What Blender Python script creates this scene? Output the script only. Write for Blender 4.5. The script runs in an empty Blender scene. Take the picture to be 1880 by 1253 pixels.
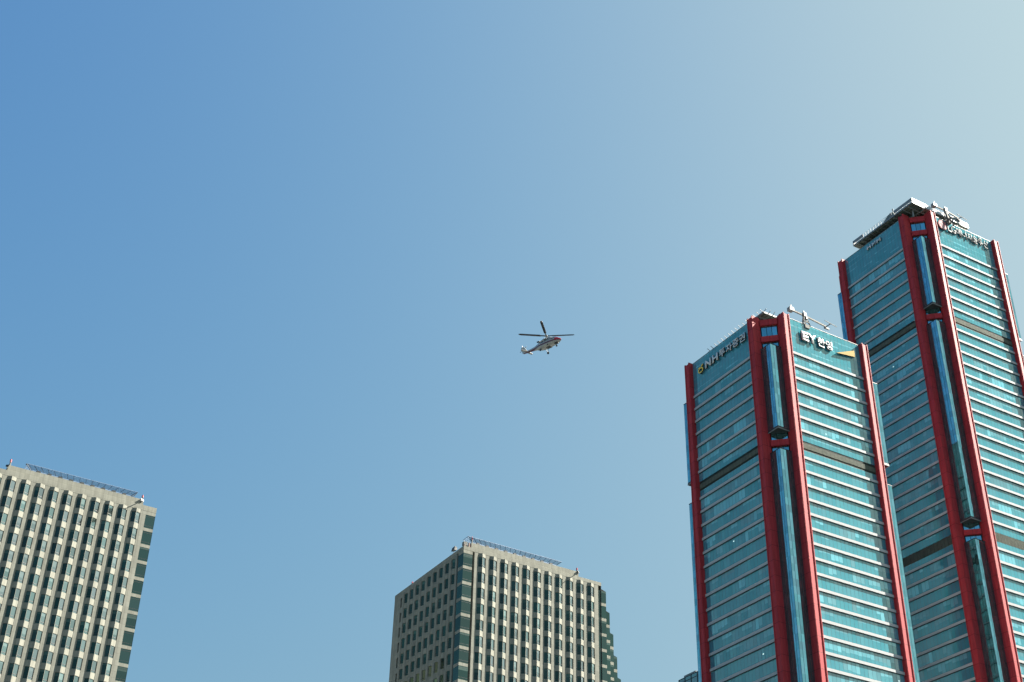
import bpy, bmesh, math, random
from mathutils import Vector, Matrix
random.seed(7)
R = math.radians
sc = bpy.context.scene
COL = sc.collection

# ------------------------------------------------------------ camera, sky, sun
PITCH, ROLL, FPX = 0.58380119, 0.02637693, 2538.44      # focal length in pixels of a 1880 px wide frame
cam_d = bpy.data.cameras.new("camera")
cam = bpy.data.objects.new("camera", cam_d)
COL.objects.link(cam)
cam_d.sensor_width = 36.0
cam_d.lens = FPX / 1880 * 36.0
cam_d.clip_start = 0.5
cam_d.clip_end = 60000
FW = Vector((0, math.cos(PITCH), math.sin(PITCH)))
UP0 = Vector((0, -math.sin(PITCH), math.cos(PITCH)))
RI = Vector((1, 0, 0)) * math.cos(ROLL) + UP0 * math.sin(ROLL)
UP = UP0 * math.cos(ROLL) - Vector((1, 0, 0)) * math.sin(ROLL)
CAM = Vector((0, 0, 1.6))
M = Matrix((RI, UP, -FW)).transposed().to_4x4()
M.translation = CAM
cam.matrix_world = M
sc.camera = cam

SUN_EL, SUN_AZ = R(42), R(79)         # azimuth clockwise from +Y
world = bpy.data.worlds.new("World")
sc.world = world
world.use_nodes = True
wn = world.node_tree
bg = wn.nodes["Background"]
sky = wn.nodes.new("ShaderNodeTexSky")
sky.sky_type = 'NISHITA'
sky.sun_disc = False
sky.sun_elevation = SUN_EL
sky.sun_rotation = SUN_AZ
sky.altitude = 0
sky.air_density = 1.6
sky.dust_density = 6.0
sky.ozone_density = 2.0
# one film-like response curve for the whole sky (shoulder at the bright end), the same in every direction
EXPOSURE = 2.0
SKY_STRENGTH = 0.10
ssep = wn.nodes.new("ShaderNodeSeparateColor"); scmb = wn.nodes.new("ShaderNodeCombineColor")
wn.links.new(sky.outputs[0], ssep.inputs[0])
def wmath(op, a, b):
    n = wn.nodes.new("ShaderNodeMath"); n.operation = op
    for i, q in ((0, a), (1, b)):
        if isinstance(q, (int, float)): n.inputs[i].default_value = q
        else: wn.links.new(q, n.inputs[i])
    return n.outputs[0]
for ch_, (cap_, pow_, k_) in enumerate(((0.60, 2.48, 0.0323), (0.80, 2.2675, 0.0446), (0.88, 1.4503, 0.0981))):
    xp = wmath('POWER', wmath('MULTIPLY', ssep.outputs[ch_], 0.1), pow_)
    y_ = wmath('DIVIDE', xp, wmath('ADD', xp, k_))
    wn.links.new(wmath('MULTIPLY', y_, cap_ / SKY_STRENGTH / 2 ** EXPOSURE), scmb.inputs[ch_])
wn.links.new(scmb.outputs[0], bg.inputs[0])
bg.inputs[1].default_value = SKY_STRENGTH
sun_d = bpy.data.lights.new("sun", 'SUN')
sun_d.energy = 5.0
sun_d.angle = R(0.5)
sun_d.color = (1.0, 0.94, 0.84)
sun = bpy.data.objects.new("sun", sun_d)
COL.objects.link(sun)
sdir = Vector((math.sin(SUN_AZ) * math.cos(SUN_EL), math.cos(SUN_AZ) * math.cos(SUN_EL), math.sin(SUN_EL)))
sun.rotation_euler = sdir.to_track_quat('Z', 'Y').to_euler()
sun.location = (300, 0, 500)
sc.view_settings.view_transform = 'Standard'
sc.view_settings.look = 'None'
sc.view_settings.exposure = EXPOSURE
sc.view_settings.gamma = 1.0

# ------------------------------------------------------------ helpers
def px(p):
    v = Vector(p) - CAM
    d = v.dot(FW)
    return 940 + FPX * v.dot(RI) / d, 626.5 - FPX * v.dot(UP) / d, d

class MB:
    """collects faces; auto UV in metres; optional per-face colour attribute"""
    def __init__(s):
        s.v = []; s.f = []; s.uv = []; s.c = []; s.mi = []
    def face(s, pts, uv=None, col=(0, 0, 0, 1), mi=0):
        i = len(s.v)
        s.v += [tuple(p) for p in pts]
        s.f.append(tuple(range(i, i + len(pts))))
        if uv is None:
            p = [Vector(q) for q in pts]
            n = Vector((0, 0, 0))
            for k in range(len(p)):
                n += p[k].cross(p[(k + 1) % len(p)])
            if n.length > 1e-12: n.normalize()
            if abs(n.z) > .7:
                uv = [(q.x, q.y) for q in p]
            else:
                h = Vector((-n.y, n.x, 0)); h.normalize()
                uv = [(q.dot(h), q.z) for q in p]
        s.uv += list(uv)
        s.c += [col] * len(pts)
        s.mi.append(mi)
    def box(s, a, b, T=None, mi=0, skip=""):
        x0, y0, z0 = a; x1, y1, z1 = b
        P = [(x0, y0, z0), (x1, y0, z0), (x1, y1, z0), (x0, y1, z0), (x0, y0, z1), (x1, y0, z1), (x1, y1, z1), (x0, y1, z1)]
        if T: P = [T(p) for p in P]
        for k, q in (("b", (0, 3, 2, 1)), ("t", (4, 5, 6, 7)), ("f", (0, 1, 5, 4)), ("r", (1, 2, 6, 5)), ("k", (2, 3, 7, 6)), ("l", (3, 0, 4, 7))):
            if k not in skip: s.face([P[i] for i in q], mi=mi)
    def prism(s, poly, z0, z1, T=None, mi=0, caps=True):
        lo = [(x, y, z0) for x, y in poly]; hi = [(x, y, z1) for x, y in poly]
        if T: lo = [T(p) for p in lo]; hi = [T(p) for p in hi]
        n = len(poly)
        for i in range(n):
            j = (i + 1) % n
            s.face([lo[i], lo[j], hi[j], hi[i]], mi=mi)
        if caps:
            s.face(hi, mi=mi); s.face(lo[::-1], mi=mi)
    def bar(s, a, b, w, h=None, mi=0, n=4):
        """square (or n-sided) bar from a to b"""
        a = Vector(a); b = Vector(b); d = (b - a)
        if d.length < 1e-9: return
        d.normalize()
        u = d.cross(Vector((0, 0, 1)))
        if u.length < 1e-3: u = Vector((1, 0, 0))
        u.normalize(); w2 = u.cross(d)
        h = h or w
        if n == 4:
            off = [u * (w / 2) + w2 * (h / 2), -u * (w / 2) + w2 * (h / 2), -u * (w / 2) - w2 * (h / 2), u * (w / 2) - w2 * (h / 2)]
        else:
            off = [u * (w / 2 * math.cos(2 * math.pi * k / n)) + w2 * (h / 2 * math.sin(2 * math.pi * k / n)) for k in range(n)]
        m = len(off)
        for i in range(m):
            j = (i + 1) % m
            s.face([a + off[i], a + off[j], b + off[j], b + off[i]], mi=mi)
        s.face([a + o for o in off][::-1], mi=mi); s.face([b + o for o in off], mi=mi)
    def loft(s, rings, caps=True, mi=0, closed=True):
        for r0, r1 in zip(rings, rings[1:]):
            n = len(r0)
            for i in range(n if closed else n - 1):
                j = (i + 1) % n
                s.face([r0[i], r0[j], r1[j], r1[i]], mi=mi)
        if caps:
            s.face(rings[0][::-1], mi=mi); s.face(rings[-1], mi=mi)
    def build(s, name, mats, parent=None, smooth=False, weld=False):
        me = bpy.data.meshes.new(name)
        me.from_pydata(s.v, [], s.f)
        u = me.uv_layers.new(name="UVMap")
        u.data.foreach_set("uv", [c for q in s.uv for c in q])
        a = me.color_attributes.new("pane", 'FLOAT_COLOR', 'CORNER')
        a.data.foreach_set("color", [c for q in s.c for c in q])
        if not isinstance(mats, (list, tuple)): mats = [mats]
        for m in mats: me.materials.append(m)
        me.polygons.foreach_set("material_index", s.mi)
        if weld:
            bm = bmesh.new(); bm.from_mesh(me)
            bmesh.ops.remove_doubles(bm, verts=bm.verts, dist=1e-4)
            bmesh.ops.recalc_face_normals(bm, faces=bm.faces)
            bm.to_mesh(me); bm.free()
        if smooth:
            me.polygons.foreach_set("use_smooth", [True] * len(me.polygons))
        me.update()
        o = bpy.data.objects.new(name, me)
        COL.objects.link(o)
        if parent: o.parent = parent
        return o

def tag(o, label=None, cat=None, group=None, kind=None):
    if label: o["label"] = label
    if cat: o["category"] = cat
    if group: o["group"] = group
    if kind: o["kind"] = kind
    return o

def empty(name, loc, rz=0.0):
    o = bpy.data.objects.new(name, None)
    COL.objects.link(o)
    o.location = loc; o.rotation_euler = (0, 0, rz)
    o.empty_display_size = 2
    return o

# ------------------------------------------------------------ materials
def new_mat(name):
    m = bpy.data.materials.new(name)
    m.use_nodes = True
    nt = m.node_tree
    return m, nt, nt.nodes["Principled BSDF"]

def simple(name, rgb, rough=0.6, metal=0.0, var=0.12, scale=0.6, spec=0.5):
    m, nt, b = new_mat(name)
    b.inputs["Roughness"].default_value = rough
    b.inputs["Metallic"].default_value = metal
    b.inputs["Specular IOR Level"].default_value = spec
    tc = nt.nodes.new("ShaderNodeTexCoord")
    nz = nt.nodes.new("ShaderNodeTexNoise"); nz.inputs["Scale"].default_value = scale; nz.inputs["Detail"].default_value = 5
    nt.links.new(tc.outputs["Object"], nz.inputs["Vector"])
    mr = nt.nodes.new("ShaderNodeMapRange")
    mr.inputs["From Min"].default_value = 0.3; mr.inputs["From Max"].default_value = 0.7
    mr.inputs["To Min"].default_value = 1 - var; mr.inputs["To Max"].default_value = 1 + var
    nt.links.new(nz.outputs["Fac"], mr.inputs["Value"])
    mx = nt.nodes.new("ShaderNodeVectorMath"); mx.operation = 'SCALE'
    mx.inputs[0].default_value = rgb
    nt.links.new(mr.outputs[0], mx.inputs["Scale"])
    nt.links.new(mx.outputs[0], b.inputs["Base Color"])
    return m

def panelled(name, rgb, pu, pv, rough=0.6, var=0.10, joint=0.55, jw=0.05, spec=0.5, streak=0.1):
    """cladding in panels of pu x pv metres (UV in metres): joint lines, panel to panel tone, fine stains"""
    m, nt, b = new_mat(name)
    b.inputs["Roughness"].default_value = rough
    b.inputs["Specular IOR Level"].default_value = spec
    uv = nt.nodes.new("ShaderNodeUVMap")
    br = nt.nodes.new("ShaderNodeTexBrick")
    br.offset = 0.0; br.squash = 1.0
    br.inputs["Color1"].default_value = (1 - var, 1 - var, 1 - var, 1)
    br.inputs["Color2"].default_value = (1 + var, 1 + var, 1 + var, 1)
    br.inputs["Mortar"].default_value = (joint, joint, joint, 1)
    br.inputs["Scale"].default_value = 1.0
    br.inputs["Mortar Size"].default_value = jw / 2
    br.inputs["Brick Width"].default_value = pu
    br.inputs["Row Height"].default_value = pv
    nt.links.new(uv.outputs[0], br.inputs["Vector"])
    mp = nt.nodes.new("ShaderNodeMapping"); mp.inputs["Scale"].default_value = (1.2, 0.12, 1)
    nt.links.new(uv.outputs[0], mp.inputs["Vector"])
    nz = nt.nodes.new("ShaderNodeTexNoise"); nz.inputs["Scale"].default_value = 1.0; nz.inputs["Detail"].default_value = 6
    nt.links.new(mp.outputs[0], nz.inputs["Vector"])
    mr = nt.nodes.new("ShaderNodeMapRange")
    mr.inputs["From Min"].default_value = 0.3; mr.inputs["From Max"].default_value = 0.7
    mr.inputs["To Min"].default_value = 1 - streak; mr.inputs["To Max"].default_value = 1 + streak
    nt.links.new(nz.outputs["Fac"], mr.inputs["Value"])
    m1 = nt.nodes.new("ShaderNodeVectorMath"); m1.operation = 'SCALE'
    nt.links.new(br.outputs["Color"], m1.inputs[0]); nt.links.new(mr.outputs[0], m1.inputs["Scale"])
    m2 = nt.nodes.new("ShaderNodeVectorMath"); m2.operation = 'MULTIPLY'
    nt.links.new(m1.outputs[0], m2.inputs[0]); m2.inputs[1].default_value = rgb
    nt.links.new(m2.outputs[0], b.inputs["Base Color"])
    return m

def glass(name, tint, inner, blind, mirror=0.75, rough=0.03, frame=0.05, frame_rgb=(0.02, 0.05, 0.055), blind_amt=1.0, wob=0.0, lamp=0.0):
    """coated facade glass: tinted mirror over a dark interior with roller blinds of random drop.
    UV is 0..1 over one pane, attribute 'pane' carries three random numbers per pane"""
    m, nt, b = new_mat(name)
    L = nt.links.new
    at = nt.nodes.new("ShaderNodeVertexColor"); at.layer_name = "pane"
    sp = nt.nodes.new("ShaderNodeSeparateColor"); L(at.outputs["Color"], sp.inputs[0])
    uv = nt.nodes.new("ShaderNodeUVMap"); su = nt.nodes.new("ShaderNodeSeparateXYZ"); L(uv.outputs[0], su.inputs[0])
    def math_(op, a, bb):
        n = nt.nodes.new("ShaderNodeMath"); n.operation = op
        for i, q in ((0, a), (1, bb)):
            if isinstance(q, (int, float)): n.inputs[i].default_value = q
            else: L(q, n.inputs[i])
        return n.outputs[0]
    def mixc(f, a, bb):
        n = nt.nodes.new("ShaderNodeMix"); n.data_type = 'RGBA'
        if isinstance(f, (int, float)): n.inputs[0].default_value = f
        else: L(f, n.inputs[0])
        for i, q in ((6, a), (7, bb)):
            if isinstance(q, tuple): n.inputs[i].default_value = (*q, 1)
            else: L(q, n.inputs[i])
        return n.outputs[2]
    # blind where v > 1 - drop
    drop = math_('MULTIPLY', sp.outputs[0], blind_amt)
    isb = math_('GREATER_THAN', su.outputs[1], math_('SUBTRACT', 1.0, drop))
    tone = math_('ADD', 0.65, math_('MULTIPLY', sp.outputs[1], 0.7))
    bl = nt.nodes.new("ShaderNodeVectorMath"); bl.operation = 'SCALE'; bl.inputs[0].default_value = blind
    L(tone, bl.inputs["Scale"])
    base = mixc(isb, inner, bl.outputs[0])
    eu = math_('LESS_THAN', math_('ABSOLUTE', math_('SUBTRACT', su.outputs[0], 0.5), 0), 0.5 - frame)
    L(mixc(eu, frame_rgb, base), b.inputs["Base Color"])
    b.inputs["Roughness"].default_value = 0.5
    b.inputs["Specular IOR Level"].default_value = 0.0
    gl = nt.nodes.new("ShaderNodeBsdfGlossy")
    gl.inputs["Roughness"].default_value = rough
    tn = nt.nodes.new("ShaderNodeVectorMath"); tn.operation = 'SCALE'; tn.inputs[0].default_value = tint
    L(math_('ADD', 0.80, math_('MULTIPLY', sp.outputs[2], 0.4)), tn.inputs["Scale"])
    hue = mixc(sp.outputs[1], (1.10, 0.97, 1.0), (0.90, 1.03, 1.0))
    t2 = nt.nodes.new("ShaderNodeVectorMath"); t2.operation = 'MULTIPLY'
    L(tn.outputs[0], t2.inputs[0]); L(hue, t2.inputs[1])
    L(t2.outputs[0], gl.inputs["Color"])
    if wob:
        tc = nt.nodes.new("ShaderNodeTexCoord")
        nz = nt.nodes.new("ShaderNodeTexNoise"); nz.inputs["Scale"].default_value = 0.5; nz.inputs["Detail"].default_value = 1
        L(tc.outputs["Object"], nz.inputs["Vector"])
        bp = nt.nodes.new("ShaderNodeBump"); bp.inputs["Strength"].default_value = wob; bp.inputs["Distance"].default_value = 0.02
        L(nz.outputs["Fac"], bp.inputs["Height"]); L(bp.outputs[0], gl.inputs["Normal"])
    if lamp:
        # a few ceiling lamps seen through the glass
        on = math_('MULTIPLY', math_('GREATER_THAN', math_('FRACT', math_('MULTIPLY', sp.outputs[2], 7.13), 0), 0.993),
                   math_('MULTIPLY', math_('LESS_THAN', math_('ABSOLUTE', math_('SUBTRACT', su.outputs[0], 0.5), 0), 0.16),
                         math_('LESS_THAN', math_('ABSOLUTE', math_('SUBTRACT', su.outputs[1], math_('ADD', 0.25, math_('MULTIPLY', sp.outputs[1], 0.5))), 0), 0.035)))
        b.inputs["Emission Color"].default_value = (0.75, 1.0, 0.95, 1)
        L(math_('MULTIPLY', on, lamp), b.inputs["Emission Strength"])
    ms = nt.nodes.new("ShaderNodeMixShader")
    L(math_('MULTIPLY', eu, mirror), ms.inputs[0]) if frame else setattr(ms.inputs[0], "default_value", mirror)
    L(b.outputs[0], ms.inputs[1]); L(gl.outputs[0], ms.inputs[2])
    L(ms.outputs[0], nt.nodes["Material Output"].inputs["Surface"])
    return m

G_TOWER = glass("curtain_wall_glass", (0.50, 0.48, 0.35), (0.055, 0.33, 0.42), (0.15, 0.47, 0.57), mirror=0.38, wob=0.15, frame=0.035, frame_rgb=(0.06, 0.12, 0.14), lamp=0.55)
G_BAY = glass("corner_bay_glass", (0.34, 0.68, 0.74), (0.05, 0.11, 0.10), (0.09, 0.17, 0.17), mirror=0.66, wob=0.15, blind_amt=0.5)
G_DARK = glass("window_glass_shaded_copy", (0.15, 0.23, 0.18), (0.004, 0.010, 0.010), (0.05, 0.075, 0.06), mirror=0.30, frame=0.0, blind_amt=0.35)  # dark copy of the window glass, facet shade put into its colour
G_CORNER = glass("corner_window_glass", (0.36, 0.52, 0.45), (0.010, 0.022, 0.020), (0.06, 0.085, 0.075), mirror=0.20, frame=0.0, blind_amt=0.5)
G_PALE = glass("window_glass_lit_copy", (0.64, 0.70, 0.64), (0.03, 0.045, 0.04), (0.12, 0.15, 0.14), mirror=0.58, frame=0.0, blind_amt=0.6)  # pale copy for sun-facing facets, bright sky reflection put into its colour
M_RED = panelled("red_painted_steel", (0.42, 0.036, 0.042), 50, 4.56, rough=0.6, var=0.06, joint=0.30, jw=0.12, spec=0.22, streak=0.16)
M_WHITE = panelled("white_band_panel", (0.43, 0.445, 0.445), 3.0, 50, rough=0.7, spec=0.1, var=0.03, joint=0.8, jw=0.03, streak=0.03)
M_DARK = simple("dark_metal", (0.03, 0.035, 0.035), rough=0.5)
M_BANDLINE = simple("band_shade_and_edge_line", (0.055, 0.075, 0.08), rough=0.6)
M_LOUV = simple("beige_louvre_metal", (0.125, 0.138, 0.112), rough=0.8, spec=0.08)
M_LOUVBACK = simple("louvre_back_with_shade", (0.030, 0.045, 0.035), rough=0.8)
M_STONE = panelled("beige_stone_cladding", (0.245, 0.245, 0.206), 1.03, 1.31, rough=0.85, spec=0.12, var=0.08, joint=0.62, jw=0.04, streak=0.15)
M_ROOF = simple("roof_concrete", (0.30, 0.30, 0.28), rough=0.9)
M_PANELWHITE = panelled("white_metal_fascia", (0.20, 0.22, 0.225), 1.6, 10, rough=0.4, var=0.03, joint=0.6, jw=0.05, streak=0.05)
M_SOFFIT = panelled("green_deck_soffit", (0.10, 0.13, 0.11), 1.3, 60, rough=0.6, var=0.15, joint=0.35, jw=0.3, streak=0.1)
M_LETTER = simple("white_sign_face", (0.68, 0.69, 0.68), rough=0.7, spec=0.1, var=0.02)
M_LETTERSIDE = simple("dark_sign_return", (0.03, 0.035, 0.04), rough=0.5)
M_YELLOW = simple("yellow_sign_face", (0.88, 0.58, 0.05), rough=0.4, var=0.03)
M_AMBER = simple("pale_amber_sign_face", (0.42, 0.30, 0.085), rough=0.7, spec=0.1, var=0.03)
M_PINK = simple("faded_red_sign_face", (0.36, 0.14, 0.145), rough=0.7, spec=0.1, var=0.03)
M_CRANE = simple("white_crane_paint", (0.17, 0.17, 0.155), rough=0.7, spec=0.15, var=0.06)
M_GREY = simple("grey_steel", (0.20, 0.22, 0.22), rough=0.5)
M_NET = simple("blue_grey_net_steel", (0.16, 0.24, 0.36), rough=0.5)
M_CITYGLASS = glass("grey_panel_glass", (0.45, 0.58, 0.55), (0.05, 0.07, 0.065), (0.10, 0.13, 0.12), mirror=0.45, frame=0.03, frame_rgb=(0.02, 0.03, 0.03), blind_amt=0.2)

# ------------------------------------------------------------ ground
g = MB(); g.face([(-30000, -30000, 0), (30000, -30000, 0), (30000, 30000, 0), (-30000, 30000, 0)])
tag(g.build("ground", simple("city_ground", (0.05, 0.06, 0.06), rough=0.9, scale=0.01, var=0.3)), kind="structure")

# ------------------------------------------------------------ red columned glass towers
YAW = R(30)
HW = 24.14                     # half width to the column fronts
CO, CI = 17.31, 14.91          # column outer and inner edges along a face
CD = 3.08                      # column depth
GD = 1.55                      # glass set back behind the column fronts
FL = 4.56
BAYD = 2.4

def rot(k):
    c, s = [(1, 0), (0, 1), (-1, 0), (0, -1)][k % 4]
    return lambda p: (c * p[0] - s * p[1], s * p[0] + c * p[1], p[2])

def fpt(k):
    """face coords (u along, d inwards, z) -> tower local"""
    r = rot(k)
    return lambda p: r((p[0], -HW + p[1], p[2]))

rg = random.Random(3)
def pane_cols(floor_tone):
    drop = rg.choice([0.0, 0.0, .25, .45, .6, .75, 1.0]) if rg.random() < .8 else rg.random()
    return (min(1, drop * floor_tone), rg.random(), rg.random(), 1)

def add_pane(mb, P, n, col, tilt=0.006):
    """P: lower-left, lower-right, upper-right, upper-left; small random tilt as in real glazing"""
    a = rg.uniform(-tilt, tilt); b = rg.uniform(-tilt, tilt)
    w = (P[1] - P[0]).length; h = (P[3] - P[0]).length
    off = [(-a * w - b * h) / 2, (a * w - b * h) / 2, (a * w + b * h) / 2, (-a * w + b * h) / 2]
    mb.face([p + n * (o + 0.0) for p, o in zip(P, off)], uv=[(0, 0), (1, 0), (1, 1), (0, 1)], col=col)

def pane_grid(mb, T, p0, p1, z0, z1, nu, nv, tone=1.0, tint_same=None, group=1):
    a = Vector(T((p0[0], p0[1], 0))); b = Vector(T((p1[0], p1[1], 0)))
    d = (b - a); n = Vector((d.y, -d.x, 0)).normalized()
    for j in range(nv):
        za = z0 + (z1 - z0) * j / nv; zb = z0 + (z1 - z0) * (j + 1) / nv
        i = 0
        while i < nu:
            run = rg.choice([1, 1, 2, 3, 4]) if group else 1
            c = pane_cols(tone)
            for q in range(min(run, nu - i)):
                A = a + d * ((i + q) / nu); B = a + d * ((i + q + 1) / nu)
                cc = (min(1, c[0] * rg.uniform(.9, 1.1)), min(1, max(0, c[1] + rg.uniform(-.15, .15))), rg.random(), 1)
                Z = Vector((0, 0, 1))
                add_pane(mb, [A + Z * za, B + Z * za, B + Z * zb, A + Z * zb], n, cc)
            i += run

def make_tower(P0, H, z_first, label, nfloors):
    uR = Vector((math.cos(YAW), math.sin(YAW), 0)); uL = Vector((-math.sin(YAW), math.cos(YAW), 0))
    ctr = Vector(P0) + uR * CO + uL * HW
    root = empty("glass_tower", (ctr.x, ctr.y, 0), YAW)
    tag(root, label, "skyscraper")
    bot = [H - (z_first + FL * k) for k in range(nfloors)]            # underside of each white band
    louv = [k for k in range(nfloors) if k in (7, 25, 43, 61)]
    bands = [k for k in range(nfloors) if k not in louv]
    # ---- four glass walls
    for k in range(4):
        T = fpt(k)
        mb = MB()
        # crown: six pane rows
        pane_grid(mb, T, (-CI, GD), (CI, GD), bot[0] + 1.0, H + 0.1, 20, 6, tone=0.25)
        for f in range(nfloors):
            zt = bot[f]
            zb = bot[f + 1] + 1.0 if f + 1 < nfloors else 0.0
            if f + 1 in louv:
                pane_grid(mb, T, (-CI, GD), (CI, GD), bot[f + 1] + 1.75, zt, 20, 1, tone=0.5)
            elif f in louv:
                pane_grid(mb, T, (-CI, GD), (CI, GD), zb, zt - 1.45, 20, 1, tone=0.1)
            else:
                tone = rg.choice([1, 1, 1, .8, .35, .1])
                pane_grid(mb, T, (-CI, GD), (CI, GD), zb, zt, 20, 1, tone=tone)
        mb.build("glass_wall", G_TOWER, root)
    # ---- chamfer glass behind the corner bays
    for k in range(4):
        T = rot(k)
        mb = MB()
        e = -0.35
        a = (-CO, -HW + CD - e); b = (-HW + CD - e, -CO)
        pane_grid(mb, T, b, a, 0, H - 0.3, 3, 60, tone=0.2)
        mb.build("corner_glass", G_BAY, root)
    # ---- white bands, one ring of four lengths per floor, the shadow under each painted as a dark strip
    for f in bands:
        mb = MB()
        for k in range(4):
            T = fpt(k)
            z = bot[f]
            mb.box((-CI - .05, GD - 0.38, z + 0.12), (CI + .05, GD + 0.2, z + 0.94), T)
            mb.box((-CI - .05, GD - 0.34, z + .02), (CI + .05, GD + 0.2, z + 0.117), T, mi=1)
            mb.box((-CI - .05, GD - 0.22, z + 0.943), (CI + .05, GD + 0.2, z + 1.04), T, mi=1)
        mb.build("floor_band", [M_WHITE, M_BANDLINE], root)
    # ---- louvred plant floors
    for f in louv:
        mb = MB()
        for k in range(4):
            T = fpt(k)
            z0, z1 = bot[f] - 1.45, bot[f] + 1.75
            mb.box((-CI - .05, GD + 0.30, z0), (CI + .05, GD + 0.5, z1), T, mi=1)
            hgt = z1 - z0
            open_ = (f != 25)                      # the lower plant floor has even slats over its whole height
            c0, c1 = (z0 + hgt * .24, z1 - hgt * .27) if open_ else (z0 + .05, z1 - .05)
            nsl = 9 if open_ else 11
            for i in range(nsl):
                zz = c0 + (c1 - c0) * i / nsl; hh = (c1 - c0) / nsl
                mb.box((-CI, GD - .06, zz), (CI, GD + .04, zz + hh * (.80 if open_ else .55)), T, skip="k")
            for zz in ([z0 + hgt * q for q in (.02, .09, .16)] + [z1 - hgt * q for q in (.09, .17, .25)] if open_ else []):  # dark border slats, the shade of the recess put into their colour
                mb.box((-CI, GD + .08, zz), (CI, GD + .2, zz + hgt * .045), T, mi=1, skip="k")
            for i in range(21):
                x = -CI + 2 * CI * i / 20
                mb.box((x - .035, GD - .075, c0), (x + .035, GD + .3, c1), T, mi=1)
        mb.build("louvre_band", [M_LOUV, M_LOUVBACK], root)
    # ---- eight red columns, channel section: two flanges and a recessed web
    fl, rc = 0.40, 0.14
    for k in range(4):
        T = fpt(k)
        for sgn in (-1, 1):
            x0, x1 = (CI, CO) if sgn > 0 else (-CO, -CI)
            mb = MB()
            prof = [(x0, 0), (x0 + fl, 0), (x0 + fl, rc), (x1 - fl, rc), (x1 - fl, 0), (x1, 0), (x1, CD), (x0, CD)]
            mb.prism(prof, 0, H, T)
            # slim raised beads along the flanges
            mb.box((x0 + fl * .42, -0.05, 0), (x0 + fl * .62, 0, H - .01), T)
            mb.box((x1 - fl * .6, -0.05, 0), (x1 - fl * .45, 0, H - .01), T)
            # a seam rib down the outer side of the column
            xo = x1 if sgn > 0 else x0
            mb.box((min(xo, xo + sgn * .08), 1.62, 0), (max(xo, xo + sgn * .08), 1.85, H - .02), T)
            # flange tips rise over the web at the head
            mb.box((x0 + .01, .02, H), (x0 + fl - .01, CD - .2, H + .35), T)
            mb.box((x1 - fl + .01, .02, H), (x1 - .01, CD - .2, H + .35), T)
            mb.build("red_column", M_RED, root)
    # ---- red cross beams and glass corner bays
    gaps = [(-43.35, -45.30), (-125.35, -127.10), (-207.4, -209.2)]
    for k in range(4):
        T = rot(k)
        A = Vector((-CO, -HW + CD, 0)); B = Vector((-HW + CD, -CO, 0))
        d = (A - B).normalized(); n = Vector((d.y, -d.x, 0))
        for (za, zb) in [(-0.70, -2.74), (-6.85, -8.8)] + gaps:
            if H + zb < 5: continue
            mb = MB()
            P = [B - n * .2, A - n * .2, A + n * .55, B + n * .55]
            # corner normal points away from the tower centre
            mb.prism([(p.x, p.y) for p in P], H + zb, H + za, T)
            mb.build("cross_beam", M_RED, root)
        spans = [(-11.7, -40.3)]
        edges = [-47.9, -122.2, -130.0, -204.3, -212.1]
        spans.append((edges[0], edges[1])); spans.append((edges[2], edges[3]))
        if H > 300: spans.append((edges[4], -H))
        for (za, zb) in spans:
            if H + za < 10: continue
            zb = max(zb, -H)
            bay = None
            e = -HW + BAYD
            mb = MB()
            rows = max(1, round((za - zb) / (FL / 2)))
            for r_ in range(rows):
                z1 = H + zb + (za - zb) * (r_ + 1) / rows; z0 = H + zb + (za - zb) * r_ / rows
                pane_grid(mb, T, (-CO + .02, e) if False else (e, e), (-CO - .02, e), z0, z1, 4, 1, tone=.5)
                pane_grid(mb, T, (e, -CO - .02), (e, e), z0, z1, 4, 1, tone=.5)
            bay = mb.build("corner_bay", G_BAY, root)
            tri = [(e, e), (-CO - .03, e), (-CO - .03, -HW + CD + .2), (-HW + CD + .2, -CO - .03), (e, -CO - .03)]
            zc = H + zb
            def edge(mb, oo, z0, z1, mi):
                """one L shaped course round the two outer sides of the bay"""
                o2 = e - oo
                mb.prism([(o2, o2), (-CO - .03, o2), (-CO - .03, e + .1), (e + .1, e + .1), (e + .1, -CO - .03), (o2, -CO - .03)], z0, z1, T, mi=mi)
            mb = MB()
            edge(mb, .05, zc - .58, zc, 0); edge(mb, .12, zc - .80, zc - .58, 1)
            mb.face([T((x, y, zc - .7)) for x, y in tri][::-1], mi=0)
            mb.build("bay_foot", [M_DARK, M_GREY], bay)
            mb = MB()
            edge(mb, .07, H + za, H + za + .22, 0)
            mb.face([T((x, y, H + za + .2)) for x, y in tri], mi=0)
            mb.build("bay_cap", [M_DARK, M_GREY], bay)
    # ---- roof
    mb = MB()
    q = HW - GD - .35
    c = CO - 1.9
    o8 = [(-c, -q), (c, -q), (q, -c), (q, c), (c, q), (-c, q), (-q, c), (-q, -c)]
    mb.prism(o8, H - 2.0, H - 1.2)
    mb.build("roof", M_ROOF, root)
    mb = MB()
    for k in range(4):
        T = fpt(k)
        mb.box((-CI, GD - .08, H + .1), (CI, GD + .22, H + .25), T)
    mb.build("parapet_coping", M_GREY, root)
    return root, ctr

PA = (83.4096, 349.9938, 0)
PB = (149.8045, 388.7480, 0)
HA, HB = 246.0, 319.6
towA, cA = make_tower(PA, HA, 13.15, "shorter red columned glass tower standing in front of the taller one", 53)
towB, cB = make_tower(PB, HB, 13.45, "taller red columned glass tower with white overhanging roof deck, at the right edge", 69)

def stA(s, t, z): return (s - CO, t - HW, z)        # corner coords -> tower local

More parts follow.
